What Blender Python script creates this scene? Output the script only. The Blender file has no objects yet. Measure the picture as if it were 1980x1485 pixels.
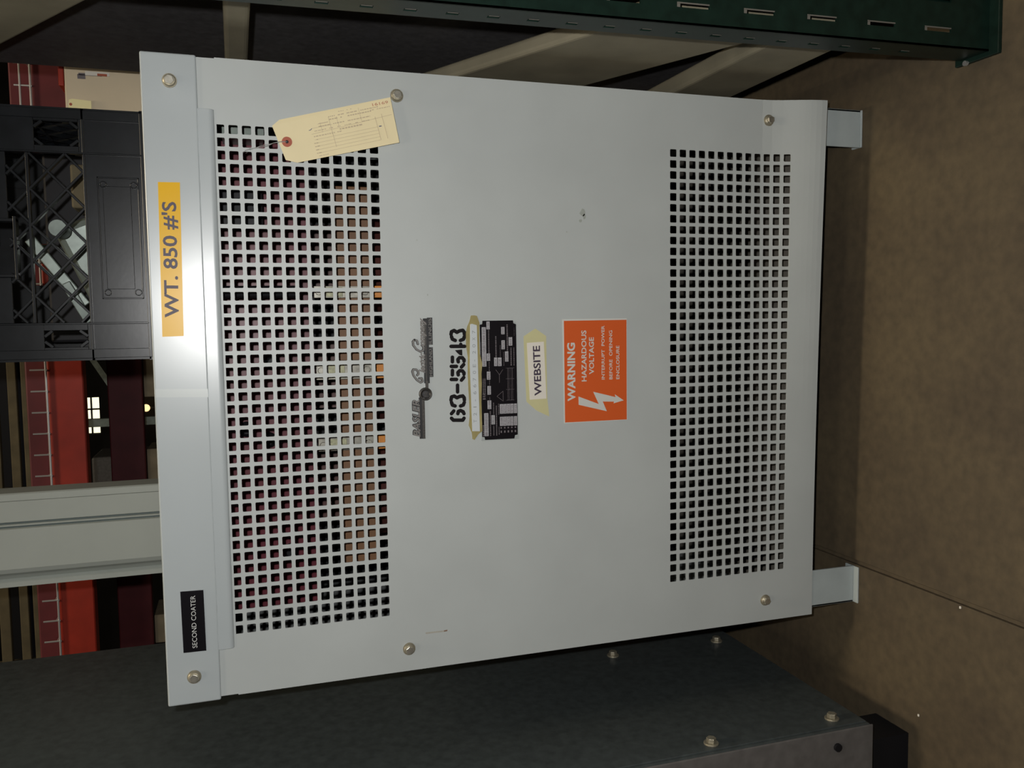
import bpy, bmesh, math, random
from mathutils import Matrix, Vector
random.seed(4)
H = 0.965                       # height of the reference line (first row of holes) above the floor
PI = math.pi
col = bpy.context.scene.collection

# ------------------------------------------------------------------ materials
def mat(name, c, rough=.5, metal=0., noise=0., nscale=30., bump=0., bscale=400., emit=None, spec=.5, c2=None, coat=0., rvar=0.):
    m = bpy.data.materials.new(name); m.use_nodes = True
    nt = m.node_tree; b = nt.nodes['Principled BSDF']
    b.inputs['Base Color'].default_value = (*c, 1); b.inputs['Roughness'].default_value = rough
    b.inputs['Metallic'].default_value = metal; b.inputs['Specular IOR Level'].default_value = spec
    b.inputs['Coat Weight'].default_value = coat; b.inputs['Coat Roughness'].default_value = .2
    tc = nt.nodes.new('ShaderNodeTexCoord')
    if noise or c2:
        n = nt.nodes.new('ShaderNodeTexNoise'); n.inputs['Scale'].default_value = nscale; n.inputs['Detail'].default_value = 6
        nt.links.new(tc.outputs['Object'], n.inputs['Vector'])
        r = nt.nodes.new('ShaderNodeValToRGB'); r.color_ramp.elements[0].position = .3; r.color_ramp.elements[1].position = .7
        lo = c2 if c2 else tuple(v*(1-noise) for v in c); hi = c if c2 else tuple(min(1, v*(1+noise)) for v in c)
        r.color_ramp.elements[0].color = (*lo, 1); r.color_ramp.elements[1].color = (*hi, 1)
        nt.links.new(n.outputs['Fac'], r.inputs['Fac']); nt.links.new(r.outputs['Color'], b.inputs['Base Color'])
    if bump:
        n = nt.nodes.new('ShaderNodeTexNoise'); n.inputs['Scale'].default_value = bscale; n.inputs['Detail'].default_value = 3
        nt.links.new(tc.outputs['Object'], n.inputs['Vector'])
        bp = nt.nodes.new('ShaderNodeBump'); bp.inputs['Strength'].default_value = bump; bp.inputs['Distance'].default_value = .001
        nt.links.new(n.outputs['Fac'], bp.inputs['Height']); nt.links.new(bp.outputs['Normal'], b.inputs['Normal'])
    if emit:
        b.inputs['Emission Color'].default_value = (*emit[0], 1); b.inputs['Emission Strength'].default_value = emit[1]
    return m
M = dict(
    panel=mat('grey_enamel', (.47, .50, .49), .46, noise=.04, nscale=9, bump=.012, bscale=900, spec=.55),
    cap=mat('grey_enamel_gloss', (.44, .48, .49), .27, noise=.03, nscale=7, bump=.022, bscale=1100, spec=.6),
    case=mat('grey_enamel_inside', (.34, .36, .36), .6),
    pan=mat('dusty_pan', (.15, .137, .115), .8, noise=.1, nscale=30),
    foot=mat('foot_paint', (.42, .47, .47), .5, noise=.05),
    zinc=mat('yellow_zinc', (.66, .63, .54), .33, metal=.85, noise=.15, nscale=200),
    zinc2=mat('dull_zinc', (.36, .33, .25), .45, metal=.6, noise=.15, nscale=200),
    maroon=mat('maroon_varnish', (.125, .025, .036), .36, noise=.12, nscale=25, spec=.25),
    brown=mat('brown_board', (.150, .070, .027), .6, noise=.12, nscale=14),
    darkred=mat('dark_winding', (.07, .022, .018), .5, noise=.2),
    black=mat('black_rubber', (.010, .010, .012), .5, spec=.2),
    strap=mat('terminal_grey', (.27, .26, .22), .4, metal=.3, noise=.3, nscale=120),
    straplite=mat('terminal_label', (.36, .36, .22), .5, noise=.3, nscale=200),
    orange=mat('orange_lead', (.55, .20, .02), .5, noise=.2),
    yellow=mat('yellow_tape', (.80, .45, .002), .30, spec=.2),
    ink=mat('dark_ink', (.05, .035, .06), .5),
    plate=mat('black_plate', (.006, .005, .007), .35, spec=.22),
    lam=mat('engraved_white', (.66, .67, .65), .5),
    orangesign=mat('orange_sign', (.66, .105, .018), .42),
    white=mat('sign_white', (.62, .62, .58), .45),
    dim=mat('plate_print', (.16, .14, .15), .5),
    alu=mat('bare_aluminium', (.62, .62, .66), .32, metal=.55, noise=.25, nscale=900),
    alupl=mat('plate_edge', (.46, .50, .49), .4, metal=.3),
    masking=mat('masking_tape', (.58, .55, .30), .6, noise=.04),
    paper=mat('label_paper', (.74, .70, .62), .5),
    glue=mat('amber_glue', (.36, .31, .14), .22, noise=.15, nscale=60, coat=.6),
    emb=mat('embossed_strip', (.60, .64, .66), .28, bump=.05, bscale=300, spec=.6),
    embtxt=mat('embossed_text', (.30, .32, .33), .4),
    pewter=mat('badge_metal', (.10, .095, .09), .38, metal=.7, noise=.3, nscale=500),
    badgetop=mat('badge_face', (.20, .19, .18), .42, metal=.4, noise=.2, nscale=500),
    badgeblk=mat('badge_black', (.02, .02, .022), .4),
    stencil=mat('stencil_black', (.012, .010, .011), .7, spec=.12),
    tag=mat('manila', (.80, .69, .42), .6, noise=.02),
    tag2=mat('bright_manila', (.95, .86, .46), .5),
    tagink=mat('tag_print', (.52, .42, .28), .6),
    tagred=mat('tag_ring', (.42, .10, .05), .6, noise=.1),
    tagno=mat('tag_number', (.55, .28, .18), .6),
    tagdark=mat('tag_seal', (.15, .15, .20), .6),
    wire=mat('steel_wire', (.7, .7, .68), .3, metal=.8),
    cleartape=mat('clear_tape', (.50, .54, .53), .25, spec=.7),
    rust=mat('rust', (.24, .15, .10), .8, noise=.3, nscale=300),
    rusty=mat('rust_trace', (.40, .38, .33), .7, noise=.1, nscale=300),
    smudge=mat('smudge', (.36, .385, .35), .6, noise=.1, nscale=60),
    crate=mat('black_plastic', (.006, .007, .0085), .28, bump=.03, bscale=120, spec=.38, noise=.35, nscale=40),
    galv=mat('galvanised', (.17, .20, .18), .4, metal=.4, noise=.2, nscale=60),
    green=mat('dark_green_enamel', (.0060, .0175, .0125), .42, noise=.25, nscale=60, bump=.03, bscale=150, spec=.28),
    greenworn=mat('worn_slot_edge', (.15, .14, .12), .6),
    tan=mat('tan_board', (.23, .205, .14), .75, noise=.14, nscale=16),
    white2=mat('white_enamel', (.38, .41, .385), .5, noise=.04, nscale=12),
    seam=mat('dark_seam', (.10, .13, .13), .5),
    darkcab=mat('charcoal_enamel', (.068, .066, .068), .55, noise=.22, nscale=90),
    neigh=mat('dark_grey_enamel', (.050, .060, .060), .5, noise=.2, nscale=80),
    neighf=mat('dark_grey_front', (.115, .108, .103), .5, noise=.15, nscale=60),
    tanbox=mat('tan_enamel', (.70, .585, .41), .6, noise=.04, nscale=10),
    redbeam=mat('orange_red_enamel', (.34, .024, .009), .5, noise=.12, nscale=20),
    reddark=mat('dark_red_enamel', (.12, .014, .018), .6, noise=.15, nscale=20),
    deck=mat('deck_wire', (.55, .55, .55), .45, metal=.5),
    wood=mat('crate_wood', (.10, .08, .042), .8, noise=.25, nscale=20),
    wood2=mat('pale_wood', (.40, .33, .22), .8, noise=.2, nscale=20),
    floor=None,
    wall=mat('dark_block_wall', (.03, .028, .026), .8, noise=.2, nscale=3),
    ceil=mat('dark_ceiling', (.04, .04, .04), .8, noise=.2, nscale=3),
    pane=mat('lit_pane', (.8, .78, .62), .4, emit=((1., .95, .66), 1.3)),
    lampglow=mat('lamp_glow', (.9, .7, .4), .4, emit=((1., .62, .3), 1.6)),
    winframe=mat('window_frame_paint', (.04, .04, .035), .5),
)
def floor_mat():
    m = bpy.data.materials.new('concrete_floor'); m.use_nodes = True
    nt = m.node_tree; b = nt.nodes['Principled BSDF']; b.inputs['Roughness'].default_value = .75
    b.inputs['Specular IOR Level'].default_value = .3
    tc = nt.nodes.new('ShaderNodeTexCoord')
    def noise(s, d=6):
        n = nt.nodes.new('ShaderNodeTexNoise'); n.inputs['Scale'].default_value = s; n.inputs['Detail'].default_value = d
        nt.links.new(tc.outputs['Object'], n.inputs['Vector']); return n
    n1 = noise(5); n2 = noise(60)
    r = nt.nodes.new('ShaderNodeValToRGB'); e = r.color_ramp.elements
    e[0].position = .32; e[0].color = (.078, .060, .039, 1); e[1].position = .68; e[1].color = (.116, .090, .053, 1)
    nt.links.new(n1.outputs['Fac'], r.inputs['Fac'])
    r2 = nt.nodes.new('ShaderNodeValToRGB'); e = r2.color_ramp.elements
    e[0].position = .3; e[0].color = (.82, .82, .84, 1); e[1].position = .7; e[1].color = (1.12, 1.1, 1.08, 1)
    nt.links.new(n2.outputs['Fac'], r2.inputs['Fac'])
    mx = nt.nodes.new('ShaderNodeMixRGB'); mx.blend_type = 'MULTIPLY'; mx.inputs[0].default_value = 1
    nt.links.new(r.outputs['Color'], mx.inputs[1]); nt.links.new(r2.outputs['Color'], mx.inputs[2])
    nt.links.new(mx.outputs['Color'], b.inputs['Base Color'])
    bp = nt.nodes.new('ShaderNodeBump'); bp.inputs['Strength'].default_value = .25; bp.inputs['Distance'].default_value = .002
    nt.links.new(n2.outputs['Fac'], bp.inputs['Height']); nt.links.new(bp.outputs['Normal'], b.inputs['Normal'])
    return m
M['floor'] = floor_mat()

# ------------------------------------------------------------------ mesh building
class B:
    """collects shapes (coordinates: x right, y away from the viewer, z up from the reference line)"""
    def __init__(s): s.v = []; s.f = []; s.m = []; s.smooth = []; s.k = 0
    def add(s, vs, fs, m=0, smooth=False):
        o = len(s.v); s.v += [tuple(v) for v in vs]
        for f in fs: s.f.append([o+i for i in f]); s.m.append(m); s.smooth.append(smooth)
        return s
    def box(s, x0, x1, y0, y1, z0, z1, m=0):
        x0, x1 = min(x0, x1), max(x0, x1); y0, y1 = min(y0, y1), max(y0, y1); z0, z1 = min(z0, z1), max(z0, z1)
        v = [(x0,y0,z0),(x1,y0,z0),(x1,y1,z0),(x0,y1,z0),(x0,y0,z1),(x1,y0,z1),(x1,y1,z1),(x0,y1,z1)]
        return s.add(v, [(0,3,2,1),(4,5,6,7),(0,1,5,4),(1,2,6,5),(2,3,7,6),(3,0,4,7)], m)
    def prism(s, pts, y0, y1, m=0):          # polygon in x,z, extruded along y
        a = sum(pts[i][0]*pts[(i+1)%len(pts)][1]-pts[(i+1)%len(pts)][0]*pts[i][1] for i in range(len(pts)))
        if a < 0: pts = pts[::-1]
        n = len(pts); v = [(x, y0, z) for x, z in pts]+[(x, y1, z) for x, z in pts]
        f = [tuple(range(n)), tuple(range(2*n-1, n-1, -1))]+[(i, i+n, (i+1)%n+n, (i+1)%n) for i in range(n)]
        return s.add(v, f, m)
    def prism_x(s, pts, x0, x1, m=0, smooth=False):        # polygon in y,z, extruded along x
        a = sum(pts[i][0]*pts[(i+1)%len(pts)][1]-pts[(i+1)%len(pts)][0]*pts[i][1] for i in range(len(pts)))
        if a < 0: pts = pts[::-1]
        n = len(pts); v = [(x0, y, z) for y, z in pts]+[(x1, y, z) for y, z in pts]
        f = [tuple(range(n-1, -1, -1)), tuple(range(n, 2*n))]+[(i, (i+1)%n, (i+1)%n+n, i+n) for i in range(n)]
        return s.add(v, f, m, smooth)
    def rod(s, p, q, r, m=0, n=10, r2=None):
        p = Vector(p); q = Vector(q); d = (q-p).normalized(); r2 = r if r2 is None else r2
        u = d.orthogonal().normalized(); w = d.cross(u); v = []
        for c, rr in ((p, r), (q, r2)):
            for i in range(n):
                a = 2*PI*i/n; v.append(c+u*math.cos(a)*rr+w*math.sin(a)*rr)
        f = [(i, (i+1)%n, (i+1)%n+n, i+n) for i in range(n)]+[tuple(range(n-1, -1, -1)), tuple(range(n, 2*n))]
        return s.add(v, f, m)
    def tube(s, pts, r, m=0, n=8):
        for a, b in zip(pts, pts[1:]): s.rod(a, b, r, m, n)
        return s
    def bar(s, p, q, wz, wy, m=0):            # flat bar between two points in an x,z plane: wz wide, wy thick along y
        (x0, y, z0), (x1, y_, z1) = p, q; dx, dz = x1-x0, z1-z0; l = math.hypot(dx, dz); nx, nz = -dz/l*wz/2, dx/l*wz/2
        return s.prism([(x0+nx, z0+nz), (x0-nx, z0-nz), (x1-nx, z1-nz), (x1+nx, z1+nz)], y-wy/2, y+wy/2, m)
    def stroke(s, pts, w, y0, y1, m=0):       # painted or raised stroke with round ends (x,z points)
        for (x0, z0), (x1, z1) in zip(pts, pts[1:]):
            s.k += 1; ya = y0-.00002*(s.k % 9)
            a = math.atan2(z1-z0, x1-x0); o = []
            for k in range(7): t = a-PI/2+PI*k/6; o.append((x1+math.cos(t)*w/2, z1+math.sin(t)*w/2))
            for k in range(7): t = a+PI/2+PI*k/6; o.append((x0+math.cos(t)*w/2, z0+math.sin(t)*w/2))
            s.prism(o, ya, y1, m)
        return s
    def lathe_y(s, cx, cz, prof, m=0, n=24, smooth=True):  # profile of (radius, y)
        v = []
        for r, y in prof:
            for i in range(n): a = 2*PI*i/n; v.append((cx+r*math.cos(a), y, cz+r*math.sin(a)))
        f = []
        for k in range(len(prof)-1):
            for i in range(n): f.append((k*n+i, (k+1)*n+i, (k+1)*n+(i+1)%n, k*n+(i+1)%n))
        s.add(v, f, m, smooth)
        s.add([v[i] for i in range(n)], [tuple(range(n))], m); s.add(v[-n:], [tuple(range(n-1, -1, -1))], m)
        return s
    def text(s, body, x0, z0, x1, h, y, m=0, thick=.0002, bold=0., shear=0., z1=None):
        """lettering whose baseline runs (x0,z0)-(x1,z1), capitals h tall, on the plane y facing -y"""
        cu = bpy.data.curves.new('t', 'FONT'); cu.body = body; cu.size = 1; cu.offset = bold; cu.shear = shear; cu.resolution_u = 3
        ob = bpy.data.objects.new('t', cu); col.objects.link(ob); bpy.context.view_layer.update()
        me = ob.to_mesh(); vs = [v.co.copy() for v in me.vertices]; fs = [tuple(p.vertices) for p in me.polygons]
        ob.to_mesh_clear(); bpy.data.objects.remove(ob); bpy.data.curves.remove(cu)
        if not vs: return s
        xa = min(v.x for v in vs); xb = max(v.x for v in vs); cap = .729
        L = math.hypot(x1-x0, (z1 if z1 is not None else z0)-z0); sx = L/(xb-xa); sz = h/cap
        a = math.atan2((z1 if z1 is not None else z0)-z0, x1-x0); ca, sa = math.cos(a), math.sin(a)
        out = []
        for v in vs:
            px = (v.x-xa)*sx; pz = v.y*sz; out.append((x0+px*ca-pz*sa, y-thick, z0+px*sa+pz*ca))
        return s.add(out, fs, m)
    def build(s, name, mats, parent=None, bevel=0, seg=2, recalc=False):
        if not isinstance(mats, (list, tuple)): mats = [mats]
        off = Vector(parent['_o']) if parent is not None else Vector((0, 0, 0))
        me = bpy.data.meshes.new(name); me.from_pydata([Vector(v)+Vector((0, 0, H))-off for v in s.v], [], s.f)
        for mm in mats: me.materials.append(mm)
        for p, mi, sm in zip(me.polygons, s.m, s.smooth): p.material_index = mi; p.use_smooth = sm
        me.update()
        if recalc:
            bm = bmesh.new(); bm.from_mesh(me); bmesh.ops.recalc_face_normals(bm, faces=bm.faces); bm.to_mesh(me); bm.free()
        o = bpy.data.objects.new(name, me); col.objects.link(o)
        if parent is not None: o.parent = parent
        o['_o'] = tuple(off)
        if bevel:
            b = o.modifiers.new('b', 'BEVEL'); b.width = bevel; b.segments = seg; b.limit_method = 'ANGLE'
        return o
def thing(name, label, cat, loc, group=None):
    o = bpy.data.objects.new(name, None); col.objects.link(o); o.empty_display_size = .05
    o.location = (loc[0], loc[1], loc[2]+H); o['_o'] = (loc[0], loc[1], loc[2]+H)
    o['label'] = label; o['category'] = cat
    if group: o['group'] = group
    return o
def tagt(o, label, cat, group=None):
    o['label'] = label; o['category'] = cat
    if group: o['group'] = group
    return o
def recentre(o):
    """put a one-mesh thing's origin at the middle of its underside"""
    me = o.data; xs = [v.co.x for v in me.vertices]; ys = [v.co.y for v in me.vertices]; zs = [v.co.z for v in me.vertices]
    c = Vector(((min(xs)+max(xs))/2, (min(ys)+max(ys))/2, min(zs)))
    for v in me.vertices: v.co -= c
    o.location = c; return o
S4 = lambda L: [(a/1e4, b/1e4) for a, b in L]
Smm = lambda L: [(a/1e3, b/1e3) for a, b in L]

# ------------------------------------------------------------------ the setting
F = -H
def struct(name, b, m, **k):
    o = b.build(name, m, **k); o['kind'] = 'structure'; return o
JX = -.3275
fl = B()
fl.box(JX+.0036, 7, -4, 9, F-.1, F); fl.box(-7, JX-.0036, -4, 9, F-.1, F); fl.box(JX-.005, JX+.005, -4, 9, F-.1, F-.006)
struct('floor', fl, M['floor'], bevel=.0015, seg=2)
# back wall with an opening for the lit window
wx0, wx1, wz0, wz1 = -1.078, -.672, 1.425, 1.66
wb = B(); Yb = 9.0
wb.box(-7, wx0, Yb, Yb+.15, F, 5.2); wb.box(wx1, 7, Yb, Yb+.15, F, 5.2); wb.box(wx0, wx1, Yb, Yb+.15, F, wz0); wb.box(wx0, wx1, Yb, Yb+.15, wz1, 5.2)
struct('wall_back', wb, M['wall'])
struct('wall_left', B().box(-7.15, -7, -4, 9, F, 5.2), M['wall']); struct('wall_right', B().box(7, 7.15, -4, 9, F, 5.2), M['wall'])
struct('ceiling', B().box(-7, 7, -4, 9, 5.2, 5.3), M['ceil'])
w = bpy.data.objects.new('window_1', None); col.objects.link(w); w['_o'] = (-.875, Yb+.05, wz0+H); w.location = w['_o']; w['kind'] = 'structure'
B().box(wx0, wx1, Yb+.06, Yb+.07, wz0, wz1).build('window_pane', M['pane'], w)
fr = B()
for x in (wx0, wx0+.135, wx0+.27, wx1): fr.box(x-.008, x+.008, Yb+.02, Yb+.05, wz0, wz1)
for z in (wz0, (wz0+wz1)/2-.03, wz1): fr.box(wx0, wx1, Yb+.02, Yb+.05, z-.008, z+.008)
fr.build('window_frame', M['winframe'], w)

# ------------------------------------------------------------------ the transformer
P = .015875
T = thing('transformer', 'large light grey dry-type transformer in a perforated steel enclosure on feet', 'transformer', (0, .22, F))
D = .44                       # depth of the enclosure
def bend(x, z):               # the lower right corner of the front panel is bent outwards
    s = max(0, (-z-.775)/.105); s = s*s*(3-2*s) if s < 1 else s
    t = max(0, (x+.42)/.82)
    return -.023*s*t**1.6
pb = B()
def P3(x, z, back=False):
    return (x, bend(x, z)+(.0016 if back else 0), z)
def sheet_rect(x0, x1, z0, z1, nx=1, nz=1):
    for i in range(nx):
        for j in range(nz):
            xa, xb = x0+(x1-x0)*i/nx, x0+(x1-x0)*(i+1)/nx; za, zb = z0+(z1-z0)*j/nz, z0+(z1-z0)*(j+1)/nz
            pb.add([P3(xa, za), P3(xb, za), P3(xb, zb), P3(xa, zb)], [(0, 1, 2, 3)])
            pb.add([P3(xa, za, 1), P3(xb, za, 1), P3(xb, zb, 1), P3(xa, zb, 1)], [(3, 2, 1, 0)])
def hole_cell(cx, cz):
    h = P/2; a = .0055; r = .0013
    out = [(cx-h, cz-h), (cx+h, cz-h), (cx+h, cz+h), (cx-h, cz+h)]
    ring = []
    for k, (sx, sz) in enumerate(((-1, -1), (1, -1), (1, 1), (-1, 1))):
        for j in range(3):
            t = PI+PI/2*k+PI/4*j
            ring.append((cx+sx*(a-r)+r*math.cos(t), cz+sz*(a-r)+r*math.sin(t)))
    vs = [P3(*p) for p in out]+[P3(*p) for p in ring]+[P3(*p, True) for p in out]+[P3(*p, True) for p in ring]
    fs = []
    for k in range(4):
        o0, o1 = k, (k+1) % 4; r2, r0 = 4+k*3+2, 4+((k+1) % 4)*3
        fs.append((o0, o1, r0, r2)); fs.append((o0, r2, 4+k*3+1)); fs.append((o0, 4+k*3+1, 4+k*3))
        fs += [tuple(16+i for i in reversed(f)) for f in ((o0, o1, r0, r2), (o0, r2, 4+k*3+1), (o0, 4+k*3+1, 4+k*3))]
    for i in range(12):
        j = (i+1) % 12; fs.append((4+i, 4+j, 20+j, 20+i))
    pb.add(vs, fs)
gx0, gx1 = -20.5*P, 20.5*P
u0 = .5*P; u1 = -12.5*P; LZ = -.62897; l0 = LZ+.5*P; l1 = LZ-12.5*P
for g in (0, LZ):
    for r in range(41):
        for c in range(13): hole_cell((20-r)*P, g-c*P)
PX0, PX1, PZ0, PZ1 = -.4035, .4035, -.8790, .0035
PT = .0235                                  # top edge of the middle part, up under the cap
sheet_rect(PX0, PX1, l0, u1, 8, 6)
for a, b in ((u1, PZ1), (l1, l0)):
    sheet_rect(PX0, gx0, a, b, 2, 13); sheet_rect(gx1, PX1, a, b, 2, 13)
sheet_rect(PX0, PX1, PZ0, l1, 41, 6)
pb2 = B()
# close the rim of the sheet (sides and lower edge) and fold it back
for k in range(40):
    za = PZ0+(PZ1-PZ0)*k/40; zb = PZ0+(PZ1-PZ0)*(k+1)/40
    for x, s in ((PX0, 1), (PX1, -1)):
        q = [P3(x, za), P3(x, zb), (x, .012, zb), (x, .012, za)]
        pb.add(q, [(0, 1, 2, 3) if s < 0 else (3, 2, 1, 0)])
for k in range(40):
    xa = PX0+(PX1-PX0)*k/40; xb = PX0+(PX1-PX0)*(k+1)/40
    y1a = bend(xa, PZ0)+.012; y1b = bend(xb, PZ0)+.012
    pb.add([P3(xa, PZ0), P3(xb, PZ0), (xb, y1b, PZ0), (xa, y1a, PZ0)], [(3, 2, 1, 0)])
fp = pb.build('front_panel', M['panel'], T)
fp['label'] = 'perforated grey front panel with two grids of square holes and a bent lower right corner'
# header above the holes with the folded drip strip
hb = B()
hb.box(PX0+.001, PX1-.001, .0004, .004, PZ1, .0262)
hb.build('header_rail', M['panel'], T)
sb = B()
prof = [(-.0050, .0255), (-.0050, .0125)]
for k in range(1, 9):
    t = PI/2*k/8; prof.append((-.0050+.0050*(1-math.cos(t)), .0125-.0065*math.sin(t)))
prof += [(.0004, .0060), (.0004, .0255)]
sb.prism_x(prof, -.3395, .3400)
ds = sb.build('drip_strip', M['cap'], T, bevel=.0006)
ds['label'] = 'narrow rounded strip folded out between the cap and the upper holes'
# cap
cb = B()
cb.box(-.4050, .4035, -.0055, D+.02, .0245, .0880)
cap = cb.build('top_cap', M['cap'], T, bevel=.0022, seg=3)
cap['label'] = 'glossy grey top cap overhanging the case'
# case
ca = B()
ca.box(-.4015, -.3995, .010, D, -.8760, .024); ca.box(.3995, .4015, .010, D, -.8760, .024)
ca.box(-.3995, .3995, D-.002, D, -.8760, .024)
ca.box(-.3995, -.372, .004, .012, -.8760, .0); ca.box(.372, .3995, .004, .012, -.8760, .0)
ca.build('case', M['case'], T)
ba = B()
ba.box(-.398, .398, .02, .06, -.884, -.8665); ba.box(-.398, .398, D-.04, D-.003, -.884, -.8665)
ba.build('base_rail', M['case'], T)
B().box(-.399, .399, .013, D-.003, -.8660, -.8630).build('base_pan', M['pan'], T)
for x0, x1, y0, y1 in ((.3420, .4000, .0035, .055), (-.3935, -.3335, .0035, .055), (.342, .400, D-.055, D), (-.3935, -.3335, D-.055, D)):
    f = B(); zt = -.8680; fy = y0 < .1
    xo = (x1-.004, x1) if x1 > 0 else (x0, x0+.004)
    yf, yb = (y0, y1) if fy else (y1, y0)
    f.box(x0, x1, yf, yf+(.004 if fy else -.004), F+.003, zt); f.box(xo[0], xo[1], yf, yb, F+.003, zt)
    f.box(x0, x1, yf-(.0105 if fy and x1 < 0 else .002 if fy else 0), yf+(.020 if fy else -.020), F, F+.003)
    f.build('foot', M['foot'], T, bevel=.001)
# bolts: washer, flange and hex head
def bolt(x, z, y, parent, name='bolt', m=None, axis='y', m2=None):
    b = B()
    b.lathe_y(x, z, [(.0086, y), (.0088, y-.0008), (.0084, y-.0018)])
    b.lathe_y(x, z, [(.0078, y-.0017), (.0076, y-.0028), (.0062, y-.0040)])
    a0 = random.uniform(0, 1); hexp = [(x+.0058*math.cos(a0+PI/3*k), z+.0058*math.sin(a0+PI/3*k)) for k in range(6)]
    b.prism(hexp, y-.0078, y-.0030, 1)
    return b.build(name, [m2 or M['zinc2'], m or M['zinc']], parent, bevel=.0006)
for x, z, y in ((.3704, .0554, -.0055), (-.3698, .0557, -.0055), (.3724, -.2221, 0), (-.3725, -.2215, 0), (.3734, -.7906, -.0003), (-.370, -.791, 0)):
    bolt(x, z, y, T)
# core and windings seen through the upper holes
B().box(-.335, .335, .134, .19, -.114, .018).build('core_yoke', M['maroon'], T, bevel=.002)
for x in (-.17, 0, .17):
    B().box(x-.05, x+.05, .16, .30, -.66, -.11).build('core_leg', M['darkred'], T)
B().box(-.33, .33, .22, .36, -.60, -.115).build('rear_winding', M['black'], T)
for x in (-.173, -.004, .165):
    c = B()
    c.lathe_y(0, 0, [(.01, 0), (.01, .001)])
    c = B(); n = 28
    pts = [(x+.076*math.cos(2*PI*k/n), .175+.085*math.sin(2*PI*k/n)) for k in range(n)]
    v = [(a, b_, -.192) for a, b_ in pts]+[(a, b_, -.62) for a, b_ in pts]
    c.add(v, [(i, (i+1) % n, (i+1) % n+n, i+n) for i in range(n)]+[tuple(range(n))[::-1], tuple(range(n, 2*n))], 0, True)
    c.build('winding', M['darkred'], T, recalc=True)
B().box(-.262, .262, .058, .066, -.192, -.1405).build('insulation_board', M['brown'], T, bevel=.001)
for x, w_ in ((.118, .008), (.012, .013), (-.090, .009)):
    tm = B()
    tm.box(x-w_, x+w_, .046, .052, -.190, -.112)
    tm.box(x-w_*.8, x+w_*.8, .044, .046, -.150, -.128, 1)
    tm.rod((x, .040, -.118), (x, .046, -.118), .0045, 0); tm.rod((x, .040, -.180), (x, .046, -.180), .0045, 0)
    tm.box(x-w_, x+w_, .040, .05, -.210, -.193, 3)
    tm.build('terminal_strap', [M['strap'], M['straplite'], M['wire'], M['orange']], T, bevel=.0006)
for k, (x, z0, z1) in enumerate(((.119, -.095, .02),)):
    B().rod((x, .06, z0), (x, .07, z1), .0085).build('lead_cable', M['black'], T)
for x, z in ((.021, -.058), (-.073, -.02), (-.09, -.05), (-.255, -.075), (.25, -.035)):
    B().lathe_y(x, z, [(.011, .134), (.011, .128), (.006, .124)]).build('core_bolt', M['black'], T)
B().box(.208, .262, .098, .12, -.052, .004).build('lead_block', M['black'], T, bevel=.004)
B().box(.325, .352, .075, .13, -.055, -.002).build('lead_bracket', M['galv'], T)

# -- yellow weight label
yl = B(); yp = -.0057
yl.prism(Smm([(249.1, 73.2), (249.5, 48.3), (62.5, 51.2), (61.9, 75.8)]), yp-.0003, yp)
yl.text("WT. 850 #'S", .0851, .0563, .2258, .0162, yp-.0003, 1, bold=.020, z1=.0540)
o = yl.build('weight_label', [M['yellow'], M['ink']], T); o['label'] = "yellow tape label printed WT. 850 #'S"
# -- SECOND COATER
sc_ = B()
sc_.prism(Smm([(-257.9, 67.9), (-258.7, 40.6), (-337.3, 40.0), (-336.8, 67.1)]), yp-.0012, yp)
sc_.text('SECOND COATER', -.332, .0506, -.2645, .0060, yp-.0012, 1, bold=-.004)
o = sc_.build('engraved_label', [M['plate'], M['lam']], T); o['label'] = 'black engraved plate reading SECOND COATER'
B().prism(Smm([(-2.1, 86.3), (-4.0, 25.5), (-14.4, 25.5), (-12.3, 86.3)]), yp-.0002, yp).build('clear_tape', M['cleartape'], T)['label'] = 'short strip of clear tape across the cap'
# -- WARNING sign
ws = B()
ws.prism(Smm([(77.0, -452.0), (77.2, -552.6), (-71.6, -552.9), (-71.9, -453.4)]), -.0005, 0, 0)
ws.prism(Smm([(74.6, -454.2), (74.9, -552.0), (-71.0, -551.8), (-70.8, -454.6)]), -.0007, -.0004, 1)
yw = -.0007
ws.text('WARNING', -.0404, -.4703, .0433, .0117, yw, 2, bold=.032)
ws.text('HAZARDOUS', -.0127, -.4882, .0606, .0078, yw, 2, bold=.018)
ws.text('VOLTAGE', -.0027, -.4999, .0506, .0077, yw, 2, bold=.018)
ws.text('INTERRUPT  POWER', -.0110, -.5167, .0670, .0050, yw, 2, bold=.012)
ws.text('BEFORE  OPENING', -.0112, -.5290, .0599, .0052, yw, 2, bold=.012)
ws.text('ENCLOSURE', -.0112, -.5401, .0376, .0052, yw, 2, bold=.012)
zb_ = Smm([(-34.2, -475.6), (-46.4, -507.2), (-28.2, -498.5), (-37.4, -533.9), (-33.4, -532.7), (-42.7, -546.8), (-46.4, -530.7), (-43.9, -531.4), (-43.1, -513.5), (-57.4, -519.8), (-46.2, -475.8)])
ws.prism([zb_[0], zb_[1], zb_[9], zb_[10]], yw-.0003, yw, 2); ws.prism([zb_[1], zb_[2], zb_[8], zb_[9]], yw-.0003, yw, 2)
ws.prism([zb_[2], zb_[3], zb_[7], zb_[8]], yw-.0003, yw, 2); ws.prism(zb_[3:8], yw-.0003, yw, 2)
o = ws.build('warning_sign', [M['white'], M['orangesign'], M['white']], T); o['label'] = 'orange WARNING HAZARDOUS VOLTAGE sign with a white lightning arrow'
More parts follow.
